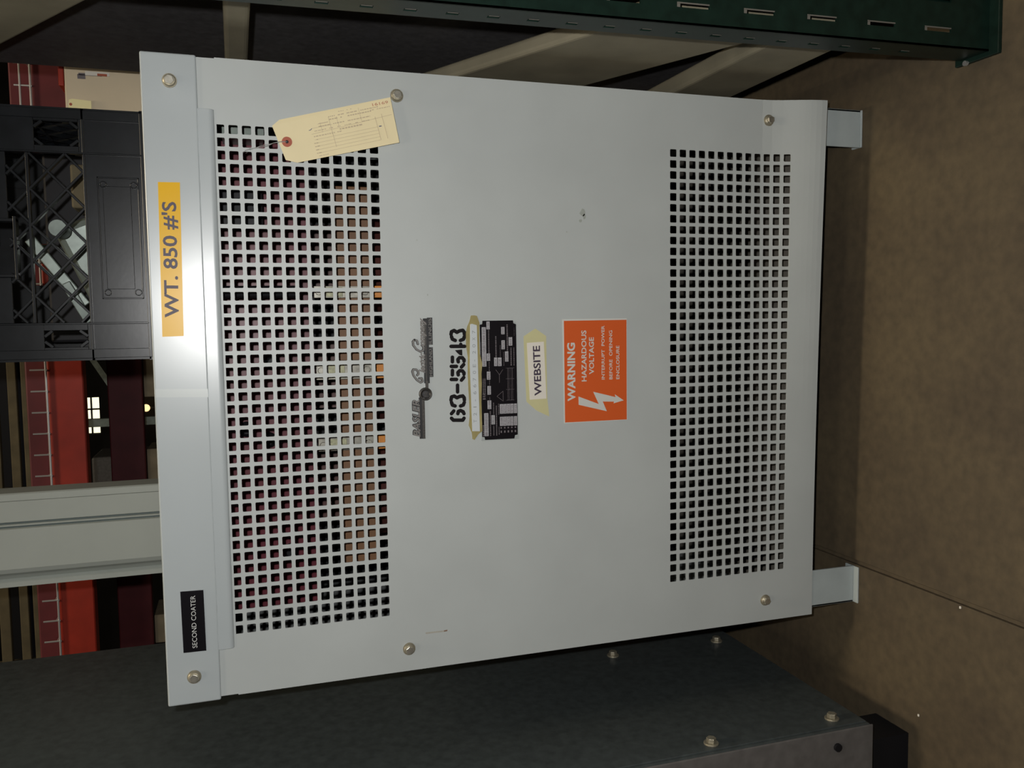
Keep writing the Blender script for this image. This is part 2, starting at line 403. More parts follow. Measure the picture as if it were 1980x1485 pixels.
# -- WEBSITE label on masking tape
wt = B()
wt.prism(Smm([(53.6, -393.5), (64.5, -411.2), (53.5, -427.3), (-35.2, -428.0), (-61.1, -430.8), (-51.6, -411.5), (-38.4, -396.7)]), -.0003, 0)
wt.prism(Smm([(44.5, -398.2), (45.7, -423.5), (-35.1, -426.5), (-35.8, -401.5)]), -.0006, -.0002, 1)
wt.text('WEBSITE', -.0303, -.4190, .0402, .0106, -.0006, 2, bold=.022, z1=-.4172)
o = wt.build('website_label', [M['masking'], M['paper'], M['ink']], T); o['label'] = 'white WEBSITE label stuck on masking tape'
# -- nameplate
npb = B()
npb.prism(Smm([(73.9, -330.2), (74.4, -381.9), (-90.4, -384.6), (-90.6, -329.9)]), -.0008, 0, 0)
npb.prism(Smm([(76.2, -333.8), (76.3, -377.9), (72.2, -378.6), (70.8, -382.4), (-84.2, -382.8), (-84.7, -378.8), (-89.5, -377.7), (-89.2, -334.8), (-85.3, -334.2), (-84.8, -330.7), (70.9, -329.8), (71.5, -333.3)]), -.0011, -.0006, 1)
boxes = [(131, -3384, 674, -3324), (643, -3440, 751, -3394), (208, -3438, 310, -3391), (-53, -3439, 59, -3388), (133, -3541, 251, -3496), (131, -3604, 249, -3551), (572, -3654, 673, -3605), (364, -3655, 488, -3607), (191, -3705, 332, -3656), (412, -3765, 530, -3712),
 (-262, -3443, -141, -3393), (-464, -3445, -343, -3391), (-839, -3401, -518, -3339), (-680, -3494, -551, -3444), (-536, -3620, -401, -3569), (-536, -3669, -401, -3623), (-536, -3720, -401, -3673), (-537, -3770, -401, -3725), (-537, -3820, -401, -3777), (-707, -3617, -579, -3567), (-708, -3667, -579, -3620), (-708, -3717, -580, -3670), (-709, -3767, -580, -3722), (-709, -3820, -580, -3775)]
for x0, z0, x1, z1 in boxes:
    npb.box(x0/1e4, x1/1e4, -.0013, -.0010, z0/1e4, z1/1e4, 2)
    xx = x0/1e4+.0012
    while xx < x1/1e4-.002:          # stamped figures, too small to read
        npb.box(xx, xx+random.uniform(.0006, .0012), -.0015, -.0012, z0/1e4+.0013, z1/1e4-.0013, 3); xx += .0022
lines = [(317, -3433, 636, -3414), (258, -3536, 547, -3515), (256, -3593, 420, -3581), (336, -3703, 707, -3681), (135, -3755, 385, -3734), (134, -3795, 384, -3778), (66, -3432, 197, -3417), (548, -3799, 662, -3790), (135, -3644, 330, -3632), (251, -3316, 469, -3306),
 (-290, -3344, -33, -3326), (-291, -3369, -33, -3349), (-840, -3439, -492, -3419), (-541, -3487, -371, -3470), (-836, -3486, -693, -3468), (-838, -3528, -421, -3508), (-545, -3561, -395, -3544), (-826, -3563, -717, -3547), (-841, -3336, -685, -3316), (-130, -3432, -49, -3420), (-334, -3431, -287, -3420)]
for x0, z0, x1, z1 in lines:
    xx = x0
    while xx < x1:
        w_ = random.uniform(8, 22); npb.box(xx/1e4, min(x1, xx+w_)/1e4, -.0013, -.0010, z0/1e4+.0003, z1/1e4-.0003, 3); xx += w_+7
for k in range(5):
    z = -.3595-.0052*k; npb.box(-.0805, -.0775, -.0013, -.0010, z, z+.002, 3); npb.box(-.0745, -.0725, -.0013, -.0010, z, z+.002, 3)
# delta and wye diagrams, winding diagrams
for a, b_ in (((-.036, -.362), (-.022, -.362)), ((-.036, -.362), (-.029, -.353)), ((-.022, -.362), (-.029, -.353)), ((.001, -.357), (-.010, -.357)), ((.001, -.357), (.008, -.352)), ((.001, -.357), (.008, -.362))):
    npb.stroke([a, b_], .0004, -.0013, -.0010, 3)
for z in (-.3690, -.3710, -.3740, -.3760):
    npb.stroke([(-.035, z), (.010, z)], .0003, -.0013, -.0010, 3)
for x in (-.035, -.02, -.005, .010):
    npb.stroke([(x, -.3665), (x, -.3785)], .0003, -.0013, -.0010, 3)
for x in (-.0315, -.0285, -.0255): npb.box(x-.0011, x+.0005, -.0013, -.0010, -.3365, -.3325, 3)
o = npb.build('nameplate', [M['alupl'], M['plate'], M['alu'], M['dim']], T); o['label'] = 'black rating plate with silver data boxes'
# -- glued number strip
gl = B()
gpts = Smm([(83.7, -317.5), (83.9, -322), (83.0, -325.9), (73.6, -329.2), (52, -328.6), (30.6, -329.1), (17.0, -332.4), (3, -330.9), (-10.0, -331.2), (-36, -330.2), (-76.6, -330.8), (-80.4, -325.1), (-88.3, -319.3), (-86.8, -316.6), (-78.6, -316.0), (-67.5, -311.6), (-54, -313.2), (-39.1, -312.9), (-17, -312.0), (4.1, -311.4), (26, -312.0), (44.4, -309.8), (60, -309.9), (68.8, -311.9), (76.1, -315.4)])
gl.prism(gpts, -.0018, 0)
gl.prism(Smm([(71.8, -316.0), (72.3, -318.5), (70.3, -325.2), (17.2, -325.8), (-76.4, -327.1), (-75.8, -316.2), (17.5, -314.4)]), -.0026, -.0015, 1)
for ch, x in zip('T21-6670E-20X7', (-.0640, -.0545, -.0430, -.0345, -.0248, -.0152, -.0062, .0035, .0128, .0205, .0310, .0400, .0495, .0590)):
    gl.text(ch, x, -.3228, x+{'-': .0028, '1': .0012}.get(ch, .0042), .0048, -.0026, 2)
o = gl.build('number_strip', [M['glue'], M['emb'], M['embtxt']], T, bevel=.0007); o['label'] = 'white embossed number strip set in amber glue'
# -- stencilled number
stn = [[(-566, -2876), (-594, -2901), (-601, -3036), (-574, -3053)], [(-503, -2877), (-467, -2910)], [(-507, -2967), (-476, -2974), (-465, -3006), (-486, -3044), (-511, -3054)],
 [(-316, -2874), (-273, -2882), (-262, -2920), (-288, -2958), (-271, -2997), (-266, -3042), (-292, -3061), (-324, -3063)], [(-347, -2880), (-385, -2892), (-399, -2930)], [(-355, -3062), (-392, -3046), (-403, -3007)],
 [(-114, -2970), (-207, -2969)],
 [(91, -2902), (29, -2900)], [(-32, -2884), (-35, -2957)], [(27, -2983), (60, -2978), (84, -3004), (80, -3042), (51, -3065), (33, -3064)], [(-47, -3027), (-11, -3060)],
 [(271, -2905), (208, -2904)], [(146, -2887), (144, -2960)], [(206, -2987), (238, -2981), (262, -3003), (261, -3045), (232, -3068), (213, -3068)], [(133, -3030), (167, -3063)],
 [(420, -2889), (416, -3080)], [(444, -3026), (426, -3025)],
 [(583, -2892), (620, -2899), (635, -2938), (610, -2975), (630, -3014), (636, -3059), (611, -3078), (583, -3080)], [(552, -2898), (517, -2910), (499, -2950)], [(549, -3079), (514, -3066), (498, -3022)]]
sn = B()
for s in stn: sn.stroke(S4(s), .0050, -.00025, 0)
sn.prism(S4([(366, -2943), (373, -3045), (289, -3046), (299, -3008), (330, -2972)]), -.00025, 0)
o = sn.build('stencilled_number', M['stencil'], T); o['label'] = 'black stencilled number 63-5543'
# -- maker's badge
bd = B()
bd.box(-.0822, -.0262, -.0030, 0, -.2462, -.2425, 1); bd.box(-.0822, -.0262, -.0042, 0, -.2497, -.2462, 0)
bd.lathe_y(-.0217, -.2516, [(.0089, 0), (.0089, -.0035), (.0080, -.0048), (.0070, -.0048), (.0068, -.0036), (.0001, -.0036)], 0)
bd.lathe_y(-.0217, -.2516, [(.0068, -.0035), (.0001, -.0038)], 1)
bd.text('BE', -.0256, -.2539, -.0178, .0048, -.0040, 0, bold=.02)
bd.box(-.0135, -.0040, -.0038, 0, -.2555, -.2520, 0)
bd.box(-.0070, .0805, -.0032, 0, -.2576, -.2505, 1); bd.box(-.0060, .0760, -.0044, 0, -.2538, -.2522, 0)
bd.text('BASLER', -.0800, -.2434, -.0285, .0104, -.0020, 1, bold=.075, shear=.28)
bd.text('BASLER', -.0795, -.2428, -.0290, .0098, -.0030, 2, bold=.02, shear=.28)
for s in ([(123, -2356), (93, -2343), (37, -2358), (-23, -2402), (-58, -2451), (-41, -2479), (-1, -2469), (-2, -2436)], [(123, -2356), (119, -2393), (94, -2421), (59, -2423), (42, -2407)],
          [(519, -2381), (495, -2358), (446, -2363), (390, -2405), (358, -2460), (376, -2498), (419, -2503), (444, -2481)], [(519, -2381), (506, -2414), (463, -2425)]):
    bd.stroke(S4(s), .0028, -.0030, 0, 1); bd.stroke(S4(s), .0018, -.0036, -.0029, 2)
bd.text('lectric', .0070, -.2508, .0345, .0078, -.0046, 2, bold=.055, shear=.4)
bd.text('ompany', .0435, -.2512, .0815, .0078, -.0046, 2, bold=.055, shear=.4)
bd.box(.0012, .0415, -.0014, 0, -.2632, -.2560, 1); bd.box(.0448, .0815, -.0014, 0, -.2632, -.2560, 1)
bd.text('HIGHLAND,', .0022, -.2619, .0408, .0048, -.0016, 2, bold=.01); bd.text('ILLINOIS', .0455, -.2619, .0805, .0048, -.0016, 2, bold=.01)
o = bd.build('maker_badge', [M['pewter'], M['badgeblk'], M['badgetop']], T); o['label'] = "raised dark metal maker's badge with script lettering"
# -- marks on the paint
mk = B()
mk.prism(Smm([(-352.6, -276), (-354.6, -275.8), (-355.0, -271), (-353.0, -271)]), -.0002, 0, 0)
mk.prism(Smm([(-353.0, -271), (-355.0, -271), (-354.8, -245), (-352.6, -245)]), -.00015, 0, 1)
mk.build('rust_run', [M['rust'], M['rusty']], T)['label'] = 'small rust run in the paint'
for x, z, r in ((.228, -.484, .006), (.222, -.487, .004), (.216, -.481, .003), (.2, -.46, .0012), (.112, -.258, .0012), (.185, -.245, .001)):
    mk = B(); mk.prism([(x+r*random.uniform(.6, 1.2)*math.cos(t*.7), z+r*random.uniform(.4, .9)*math.sin(t*.7)) for t in range(9)], -.0001, 0)
    mk.build('scuff_mark', M['smudge'], T)

# ------------------------------------------------------------------ manila tag hanging from the upper holes
tg = thing('shipping_tag', 'cream manila tag wired to the upper holes beside the upper right bolt', 'tag', (.32, -.006, -.222))
def tagpt(u, v):    # u along the tag from the eyelet end, v across; returns x,z
    a = Vector((.3305, -.0693)); b_ = Vector((.3670, -.2118)); d = (b_-a).normalized(); n = Vector((-d.y, d.x))*-1
    p = a+d*u+n*v; return (p.x, p.y)
L_, W_ = .1471, .0590
outl = [tagpt(*p) for p in ((-.003, .014), (.001, .001), (.010, 0), (L_, 0), (L_, W_), (.008, W_), (-.001, W_-.003), (-.006, W_-.018))]
outl = Smm([(323.8, -62.6), (332.0, -71.7), (366.8, -211.4), (309.6, -221.9), (279.4, -92.0), (282.4, -77.9)])
def tagy(x, z): return -.0035-.009*min(1, max(0, (-z-.07)/.15))
def tag_plate(b, pts, lift, th, m):
    a = sum(pts[i][0]*pts[(i+1) % len(pts)][1]-pts[(i+1) % len(pts)][0]*pts[i][1] for i in range(len(pts)))
    if a < 0: pts = pts[::-1]
    n = len(pts); v = [(x, tagy(x, z)-lift, z) for x, z in pts]+[(x, tagy(x, z)-lift+th, z) for x, z in pts]
    b.add(v, [tuple(range(n)), tuple(range(2*n-1, n-1, -1))]+[(i, i+n, (i+1) % n+n, (i+1) % n) for i in range(n)], m)
tb = B(); tag_plate(tb, outl, 0, .0004, 0)
d_ = (Vector((.3668, -.2114))-Vector((.3320, -.0717))).normalized(); n_ = Vector((d_.y, -d_.x)); O_ = Vector((.3320, -.0717))
def tp(u, v): p = O_+d_*u+n_*v; return (p.x, p.y)
if n_.x > 0: n_ = -n_
def tline(u0, v0, u1, v1, w, m=1):
    a = Vector(tp(u0, v0)); b_ = Vector(tp(u1, v1)); e = (b_-a).normalized(); q = Vector((-e.y, e.x))*w/2
    tag_plate(tb, [tuple(a+q), tuple(a-q), tuple(b_-q), tuple(b_+q)], .0002, .0002, m)
def dashes(u0, u1, v, w=.0007, m=1, dens=.8):
    u = u0
    while u < u1:
        l = random.uniform(.0012, .004)
        if random.random() < dens: tline(u, v, min(u1, u+l), v, w, m)
        u += l+.0009
dashes(.030, .098, .0045); dashes(.034, .125, .0085, .0012); dashes(.060, .115, .0120, .0014)
tline(.042, .0145, .058, .0145, .0009); tline(.036, .0185, .062, .0185, .0004); dashes(.045, .112, .0180, .0012); dashes(.036, .110, .0225, .0009)
tline(.034, .0255, .140, .0215, .0004); dashes(.036, .072, .0290, .0012); dashes(.070, .100, .0262, .0018)
for k in range(5): tline(.036, .0330+k*.0042, .118, .0330+k*.0042, .00035); dashes(.034, .040, .0330+k*.0042, .0010)
tline(.060, .008, .060, .047, .0005); tline(.070, .010, .070, .024, .0004); tline(.118, .020, .118, .050, .0006); tline(.127, .018, .127, .050, .0006)
tline(.100, .005, .100, .022, .0004); tline(.048, .010, .048, .026, .0004); dashes(.112, .140, .0110, .0009); dashes(.120, .124, .033, .0014, 2)
dashes(.036, .048, .0535, .0007)
a_ = tp(.1180, .0072); b2_ = tp(.1390, .0072)
tb.text('16169', a_[0], a_[1], b2_[0], .0036, -.0136, 3, bold=.01, z1=b2_[1])
for k in range(12):
    a = 2*PI*k/12; b2 = 2*PI*(k+1)/12
    tline(.0330+.0032*math.cos(a), .0170+.0032*math.sin(a), .0330+.0032*math.cos(b2), .0170+.0032*math.sin(b2), .0009, 2)
tline(.0305, .0170, .0355, .0170, .0030, 2)
tb.build('card', [M['tag'], M['tagink'], M['tagdark'], M['tagno']], tg)
rg = B(); ring = [(.3049+.0064*math.cos(2*PI*k/20), -.0801+.0064*math.sin(2*PI*k/20)) for k in range(20)]
tag_plate(rg, ring, .0005, .0003, 0)
rg2 = [(.3049+.0021*math.cos(2*PI*k/12), -.0801+.0021*math.sin(2*PI*k/12)) for k in range(12)]; tag_plate(rg, rg2, .0007, .0003, 1)
rg.build('reinforcement_ring', [M['tagred'], M['black']], tg)
wr = B(); wr.tube([(.3049, -.0055, -.0801), (.3045, -.0062, -.072), (.3025, -.0060, -.064), (.2985, -.0050, -.056), (.2962, -.0040, -.046), (.2945, -.0030, -.036), (.2925, -.0012, -.030), (.2900, .004, -.0262)], .0004)
wr.tube([(.3049, -.0055, -.0801), (.303, -.0050, -.066), (.2990, -.0035, -.050), (.2948, -.0020, -.038), (.2900, .004, -.030)], .0003)
wr.build('tie_wire', M['wire'], tg)

# ------------------------------------------------------------------ milk crate on the transformer
CZ = .0880; cy0 = .115; cy1 = .44
ck = thing('milk_crate', 'black plastic milk crate of scrap standing on the transformer', 'crate', (.195, .277, CZ))
def face_boards(b, tr, W0=.034, W1=.356, top=.365, front=True):
    """one face laid out in x,z; tr maps (x, depth, z) to the place of that face"""
    def bx(x0, x1, z0, z1, d0=0, d1=.005, m=0):
        vs = [tr(x, d, z) for x, d, z in ((x0,d0,z0),(x1,d0,z0),(x1,d1,z0),(x0,d1,z0),(x0,d0,z1),(x1,d0,z1),(x1,d1,z1),(x0,d1,z1))]
        b.add(vs, [(0,3,2,1),(4,5,6,7),(0,1,5,4),(1,2,6,5),(2,3,7,6),(3,0,4,7)], m)
    def dg(xa, za, xb, zb, w=.0032, d0=-.001, d1=.007):
        l = math.hypot(xb-xa, zb-za); nx, nz = -(zb-za)/l*w/2, (xb-xa)/l*w/2
        q = [(xa+nx, za+nz), (xa-nx, za-nz), (xb-nx, zb-nz), (xb+nx, zb+nz)]
        vs = [tr(x, d0, z) for x, z in q]+[tr(x, d1, z) for x, z in q]
        b.add(vs, [(0,1,2,3),(7,6,5,4),(0,4,5,1),(1,5,6,2),(2,6,7,3),(3,7,4,0)])
    zb = .1000
    bx(W0+.006, W1-.006, zb, .1700)                     # bottom band
    bx(W0+.010, W1-.010, .0905, zb, .004, .010)         # recessed skirt
    bx(W0, W1, zb-.002, zb+.002, -.004, .004); bx(W0+.004, W1-.004, .0880, .0925, -.002, .006)   # base rims
    bx(W0, W1, .1690, .1722, -.003, .006)
    for x in (.080, .301): bx(x-.0012, x+.0012, zb, top, -.004, .004)
    for x in (W0, W1-.012): bx(x, x+.012, zb, top, -.003, .008)
    bx(.112, .272, .1055, .1075, -.0015, .001); bx(.112, .272, .1545, .1565, -.0015, .001)
    bx(.112, .114, .1055, .1565, -.0015, .001); bx(.270, .272, .1055, .1565, -.0015, .001)
    bx(.125, .260, .116, .150, -.0010, .001)
    for x, z in ((.1205, .112), (.1205, .149), (.262, .112), (.262, .149)):
        for k in range(10):
            a = 2*PI*k/10; c = 2*PI*(k+1)/10; dg(x+.004*math.cos(a), z+.004*math.sin(a), x+.004*math.cos(c), z+.004*math.sin(c), .0015, -.0025, 0)
    # end columns with an oblong opening each
    for xa, xb in ((W0+.006, .080), (.301, W1-.006)):
        za, zc = .176, .228; xm0, xm1 = xa+.009, xb-.009
        bx(xa, xb, .170, za); bx(xa, xb, zc, top); bx(xa, xm0, za, zc); bx(xm1, xb, za, zc)
        for sx, sz in ((xm0, za), (xm1, za), (xm0, zc), (xm1, zc)):
            dx = .008 if sx == xm0 else -.008; dz = .010 if sz == za else -.010
            dg(sx+dx, sz, sx, sz+dz, .004, 0, .005)
    # diamond lattice
    x0, x1, z0, z1 = .081, .300, .172, .262; st = .046; sl = .92
    def clip(x, z, s):
        pts = []
        for zz in (z0, z1):
            xx = x+(zz-z)/s
            if x0 <= xx <= x1: pts.append((xx, zz))
        for xx in (x0, x1):
            zz = z+(xx-x)*s
            if z0 <= zz <= z1: pts.append((xx, zz))
        return (pts[0], pts[-1]) if len(pts) >= 2 else None
    for k in range(-8, 14):
        for s in (sl, -sl):
            c = clip(x0+.012+k*st, z0, s)
            if c and math.dist(*c) > .006: dg(*c[0], *c[1], d0=-.001 if s > 0 else -.0016)
    bx(.081, .300, .2355, .2390, -.0022, .006)
    # hand hold frame
    bx(.081, .140, .262, top, 0, .004); bx(.215, .300, .262, top, 0, .004); bx(.137, .218, .2525, .2560, -.0065, .010); bx(.140, .144, .2525, .300, -.006, .010); bx(.211, .215, .2525, .300, -.006, .010)
    bx(.140, .215, .300, top, 0, .004)
    bx(W0, W1, top-.010, top, -.006, .010)
cr = B(); face_boards(cr, lambda x, d, z: (x, cy0+d, z)); cr.build('front_side', M['crate'], ck, bevel=.0005, seg=1, recalc=True)
cr = B(); face_boards(cr, lambda x, d, z: (x, cy1-d, z)); cr.build('back_side', M['crate'], ck, recalc=True)
cr = B(); face_boards(cr, lambda x, d, z: (.034+d, cy0+(x-.034), z)); cr.build('left_side', M['crate'], ck, recalc=True)
cr = B(); face_boards(cr, lambda x, d, z: (.356-d, cy0+(x-.034), z)); cr.build('right_side', M['crate'], ck, recalc=True)
cr = B()
for k in range(9): cr.box(.040, .350, cy0+.01+k*.037, cy0+.022+k*.037, .0900, .0940); cr.box(.040+k*.037, .052+k*.037, cy0+.008, cy1-.008, .0900, .0940)
cr.build('base_grid', M['crate'], ck)
# scrap in the crate
def scrap(name, label, cat, p, q, w, th, m):
    p = Vector(p); q = Vector(q); d = (q-p).normalized(); u = Vector((0, 1, 0)).cross(d).normalized(); n = d.cross(u); b = B(); v = []
    for c in (p, q):
        for a, e in ((-1, -1), (1, -1), (1, 1), (-1, 1)): v.append(c+u*a*w/2+n*e*th/2)
    b.add(v, [(0,1,2,3),(7,6,5,4),(0,4,5,1),(1,5,6,2),(2,6,7,3),(3,7,4,0)])
    o = b.build(name, m, bevel=min(w, th)*.2, recalc=True); recentre(o); return tagt(o, label, cat)
scrap('steel_bar', 'pale flat steel bar slanting across the crate, upper one', 'bar', (.195, .17, .250), (.105, .175, .186), .014, .006, M['galv'])
scrap('steel_bar', 'short pale steel bar near the lower left corner of the crate', 'bar', (.135, .15, .206), (.082, .16, .180), .012, .005, M['galv'])
scrap('steel_pipe_offcut', 'wide grey-green steel offcut lying behind the slanting bars in the crate', 'offcut', (.225, .23, .205), (.095, .25, .150), .055, .05, M['galv'])
scrap('steel_plate_offcut', 'grey-green plate offcut low at the left in the crate', 'offcut', (.150, .21, .118), (.065, .215, .122), .035, .02, M['galv'])
o = B().lathe_y(.208, .212, [(.011, .15), (.012, .158), (.012, .18), (.004, .182)]).build('pipe_cap', M['galv']); recentre(o); tagt(o, 'round bright pipe cap near the middle of the crate', 'cap')
o = B().box(.24, .30, .19, .27, .095, .200).build('cardboard_pad', M['wood'], bevel=.003); recentre(o); tagt(o, 'brown block at the right inside the crate', 'block')
o = B().box(.196, .238, .24, .28, .314, .36).build('orange_case', M['redbeam'], bevel=.003); recentre(o); tagt(o, 'orange-red case seen through the hand hold of the crate', 'case')

o = B().box(.052, .338, .34, .42, .095, .262).build('crate_backing', M['black'], bevel=.004); recentre(o); tagt(o, 'black box added to darken the inside of the milk crate', 'backing')  # added dark box, hides the red beams so the crate's inside stays dark
# ------------------------------------------------------------------ green rack upright on the right
ru = thing('rack_upright', 'dark green perforated rack upright standing at the right of the transformer', 'upright', (.45, -.22, F))
def lean(x, z): return x-.0150*(z+H)/H
def lprism(b, x0, x1, y0, y1, z0, z1, m=0):
    v = [(lean(x, z), y, z) for z in (z0, z1) for x, y in ((x0, y0), (x1, y0), (x1, y1), (x0, y1))]
    b.add(v, [(0,3,2,1),(4,5,6,7),(0,1,5,4),(1,2,6,5),(2,3,7,6),(3,0,4,7)], m)
XL, XR, YF, YR = .4185, .4985, -.240, -.198; ZT = 1.2
g = B()
# front face built around its slots, left face around its round holes
sx0, sx1 = .4375, .4425
slots = [-.8754+.0880*k for k in range(24)]
zc = F
segs = []
for s in slots: segs.append((s-.021, s+.021))
lprism(g, XL, sx0, YF, YF+.0025, F, ZT); lprism(g, sx1, .4745, YF, YF+.0025, F, ZT); lprism(g, .4795, XR, YF, YF+.0025, F, ZT)
prev = F
for a, b_ in segs:
    lprism(g, sx0, sx1, YF, YF+.0025, prev, a); lprism(g, .4745, .4795, YF, YF+.0025, prev, a); prev = b_
lprism(g, sx0, sx1, YF, YF+.0025, prev, ZT); lprism(g, .4745, .4795, YF, YF+.0025, prev, ZT)
hy0, hy1 = -.2165, -.2095
lprism(g, XL, XL+.0025, YF, hy0, F, ZT); lprism(g, XL, XL+.0025, hy1, YR, F, ZT)
prev = F
for k in range(46):
    z = -.8470+.0463*k; lprism(g, XL, XL+.0025, hy0, hy1, prev, z-.007); prev = z+.007
lprism(g, XL, XL+.0025, hy0, hy1, prev, ZT)
lprism(g, XR-.0025, XR, YF, YR, F, ZT)
lprism(g, XL, XL+.012, YR, YR+.0025, F, ZT); lprism(g, XR-.012, XR, YR, YR+.0025, F, ZT)
for s_ in slots: lprism(g, sx0+.0002, sx1, YF+.0005, YF+.002, s_+.0165, s_+.021, 1); lprism(g, sx1-.0008, sx1+.0006, YF-.0004, YF+.001, s_-.021, s_+.021, 1)
for k in range(46):
    z = -.8470+.0463*k; lprism(g, XL-.0003, XL+.002, hy0, hy0+.0012, z-.006, z+.006, 1)
g.build('column', [M['green'], M['greenworn']], ru)
B().box(.4120, .5200, -.2550, -.1850, F, F+.006).build('base_plate', M['green'], ru, bevel=.001)
B().rod((.4125, -.205, F+.006), (.4125, -.205, F+.010), .0035).build('anchor_stud', M['wire'], ru)
# tan braces running back from the column
def brace(pts, x0, x1, label):
    o = B().prism_x(pts, x0, x1).build('brace', M['tan'], ru, bevel=.006, seg=3, recalc=True); o['label'] = label
brace([(-.1960, -.5045), (.36, -.2115), (.36, -.4250), (-.1960, -.7105)], .440, .462, 'wide tan diagonal brace')
brace([(-.1960, -.8080), (.36, -.8080), (.36, -.69), (-.1960, -.705)], .4405, .468, 'tan level brace near the floor')
brace([(-.1960, -.009), (.36, -.009), (.36, -.0395), (-.1960, -.0395)], .440, .470, 'narrow tan level brace')
brace([(-.1960, .034), (.26, .338), (.26, .60), (-.1960, .296)], .442, .465, 'tan diagonal brace of the upper bay')
# dark cabinet behind them
dk = thing('dark_cabinet', 'tall charcoal cabinet standing behind the green upright', 'cabinet', (.85, .2, F))
B().box(.5000, 1.20, -.10, .450, F+.08, 1.2).build('cabinet_body', M['darkcab'], dk, bevel=.004)
B().box(.52, 1.18, -.08, .43, F, F+.08).build('plinth', M['black'], dk)

# ------------------------------------------------------------------ dark grey enclosure on the left
ne = thing('electrical_enclosure', 'tall dark grey bolted enclosure standing left of the transformer', 'enclosure', (-.9, .2, F))
NX, NY0, NY1, NZ0 = -.520, -.145, .565, -.8785
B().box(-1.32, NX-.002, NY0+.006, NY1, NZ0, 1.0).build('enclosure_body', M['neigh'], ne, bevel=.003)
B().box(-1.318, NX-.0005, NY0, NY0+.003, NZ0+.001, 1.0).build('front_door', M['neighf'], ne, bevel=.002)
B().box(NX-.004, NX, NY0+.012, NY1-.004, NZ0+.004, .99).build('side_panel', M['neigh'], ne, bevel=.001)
for y, z in ((.2163, -.6267), (.2137, -.8345), (-.1176, -.6239), (-.1119, -.8307)):
    b = B()
    b.rod((NX, y, z), (NX+.0025, y, z), .0105, 0, 18); 
    v = [(NX+.0025, y+.007*math.cos(PI/3*k), z+.007*math.sin(PI/3*k)) for k in range(6)]+[(NX+.009, y+.007*math.cos(PI/3*k), z+.007*math.sin(PI/3*k)) for k in range(6)]
    b.add(v, [(i, (i+1) % 6, (i+1) % 6+6, i+6) for i in range(6)]+[(5,4,3,2,1,0), (6,7,8,9,10,11)], 0)
    b.build('bolt', M['zinc2'], ne, bevel=.0005, recalc=True)
B().rod((-.5440, NY0-.004, -.8140), (-.5440, NY0+.001, -.8140), .006).build('door_screw', M['black'], ne)
for x in (-.60, -1.26):
    for y in (-.12, .48):
        B().box(x-.04, x+.04, y, y+.07, F, NZ0).build('foot', M['black'], ne)

# ------------------------------------------------------------------ white post behind the transformer
wp = thing('steel_post', 'white painted steel post with a groove, standing behind the transformer', 'post', (-.29, .55, F))
yq = .50
prof = [(-.2065, yq+.060), (-.2065, yq+.003), (-.2085, yq), (-.2195, yq), (-.2200, yq+.002), (-.2206, yq), (-.2560, yq), (-.2575, yq+.005), (-.2600, yq+.005), (-.2612, yq+.001), (-.2632, yq+.001), (-.2645, yq+.005), (-.2670, yq+.005), (-.2685, yq),
        (-.338, yq), (-.346, yq+.004), (-.352, yq+.014), (-.3600, yq+.022), (-.3650, yq+.016), (-.3735, yq+.016), (-.3735, yq+.060)]
b = B(); n = len(prof)
v = [(x, y, F) for x, y in prof]+[(x, y, 1.3) for x, y in prof]
b.add(v, [(i, (i+1) % n, (i+1) % n+n, i+n) for i in range(n)]+[tuple(range(n))[::-1], tuple(range(n, 2*n))])
b.build('post_body', M['white2'], wp, recalc=True)
b = B(); b.box(-.2600, -.2573, yq+.0046, yq+.0052, F, 1.3); b.box(-.2672, -.2643, yq+.0046, yq+.0052, F, 1.3)
b.build('groove_strip', M['seam'], wp)  # dark strips along the bottoms of the double groove

# ------------------------------------------------------------------ tan cabinet with a tag, behind on the right
tc = thing('tan_cabinet', 'tan painted metal cabinet with a small cream tag, behind the transformer at the right', 'cabinet', (.8, .85, F))
B().box(.4660, 1.10, .600, 1.05, F, .2670).build('cabinet_body', M['tanbox'], tc, bevel=.003)
b = B(); b.box(.5285, .5325, .5990, .6000, .205, .243); b.box(.522, .5300, .5990, .6000, .232, .245, 0)
b.build('printed_mark', M['dim'], tc)
b = B(); b.box(.5290, .5360, .5985, .6000, .192, .232); b.box(.529, .5330, .598, .5995, .196, .212, 1)
b.build('small_label', [M['paper'], M['tagred']], tc)
o = B().box(.508, .700, .600, .66, .2675, .2765).build('orange_strip', M['redbeam'], bevel=.002); recentre(o); tagt(o, 'orange-red strip lying on top of the tan cabinet', 'strip')
t2 = thing('hang_tag', 'small cream tag hanging on the tan cabinet', 'tag', (.474, .597, .222))
b = B().prism([(.4850, .2545), (.4832, .2600), (.4662, .2620), (.4640, .2580), (.4636, .2240), (.4830, .2240)], .5955, .5965); b.build('card', M['tag2'], t2)
B().lathe_y(.475, .2575, [(.0025, .5955), (.0025, .5950)]).build('eyelet', M['tagred'], t2)

# ------------------------------------------------------------------ pallet rack far behind
pr = thing('pallet_rack', 'red pallet rack with wire decking far behind the transformer', 'rack', (-.2, 1.8, F))
def beam(name, x0, x1, y, z0, z1, m, d=.05):
    o = B().box(x0, x1, y, y+d, z0, z1).build(name, m, pr, bevel=.004); return o
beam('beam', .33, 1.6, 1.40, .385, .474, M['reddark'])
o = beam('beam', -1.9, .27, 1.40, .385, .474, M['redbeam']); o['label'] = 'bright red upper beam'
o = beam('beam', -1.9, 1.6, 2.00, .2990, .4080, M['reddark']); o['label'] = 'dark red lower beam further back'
beam('beam_step', -1.9, 1.6, 1.425, .4741, .530, M['reddark'], .02)
b = B(); z0 = .476
b.rod((-1.9, 1.394, .4735), (1.6, 1.394, .4735), .0028, 0, 6)
x = -1.85
while x < 1.6: b.rod((x, 1.394, .470), (x, 1.396, .512), .0024, 0, 6); x += .0567
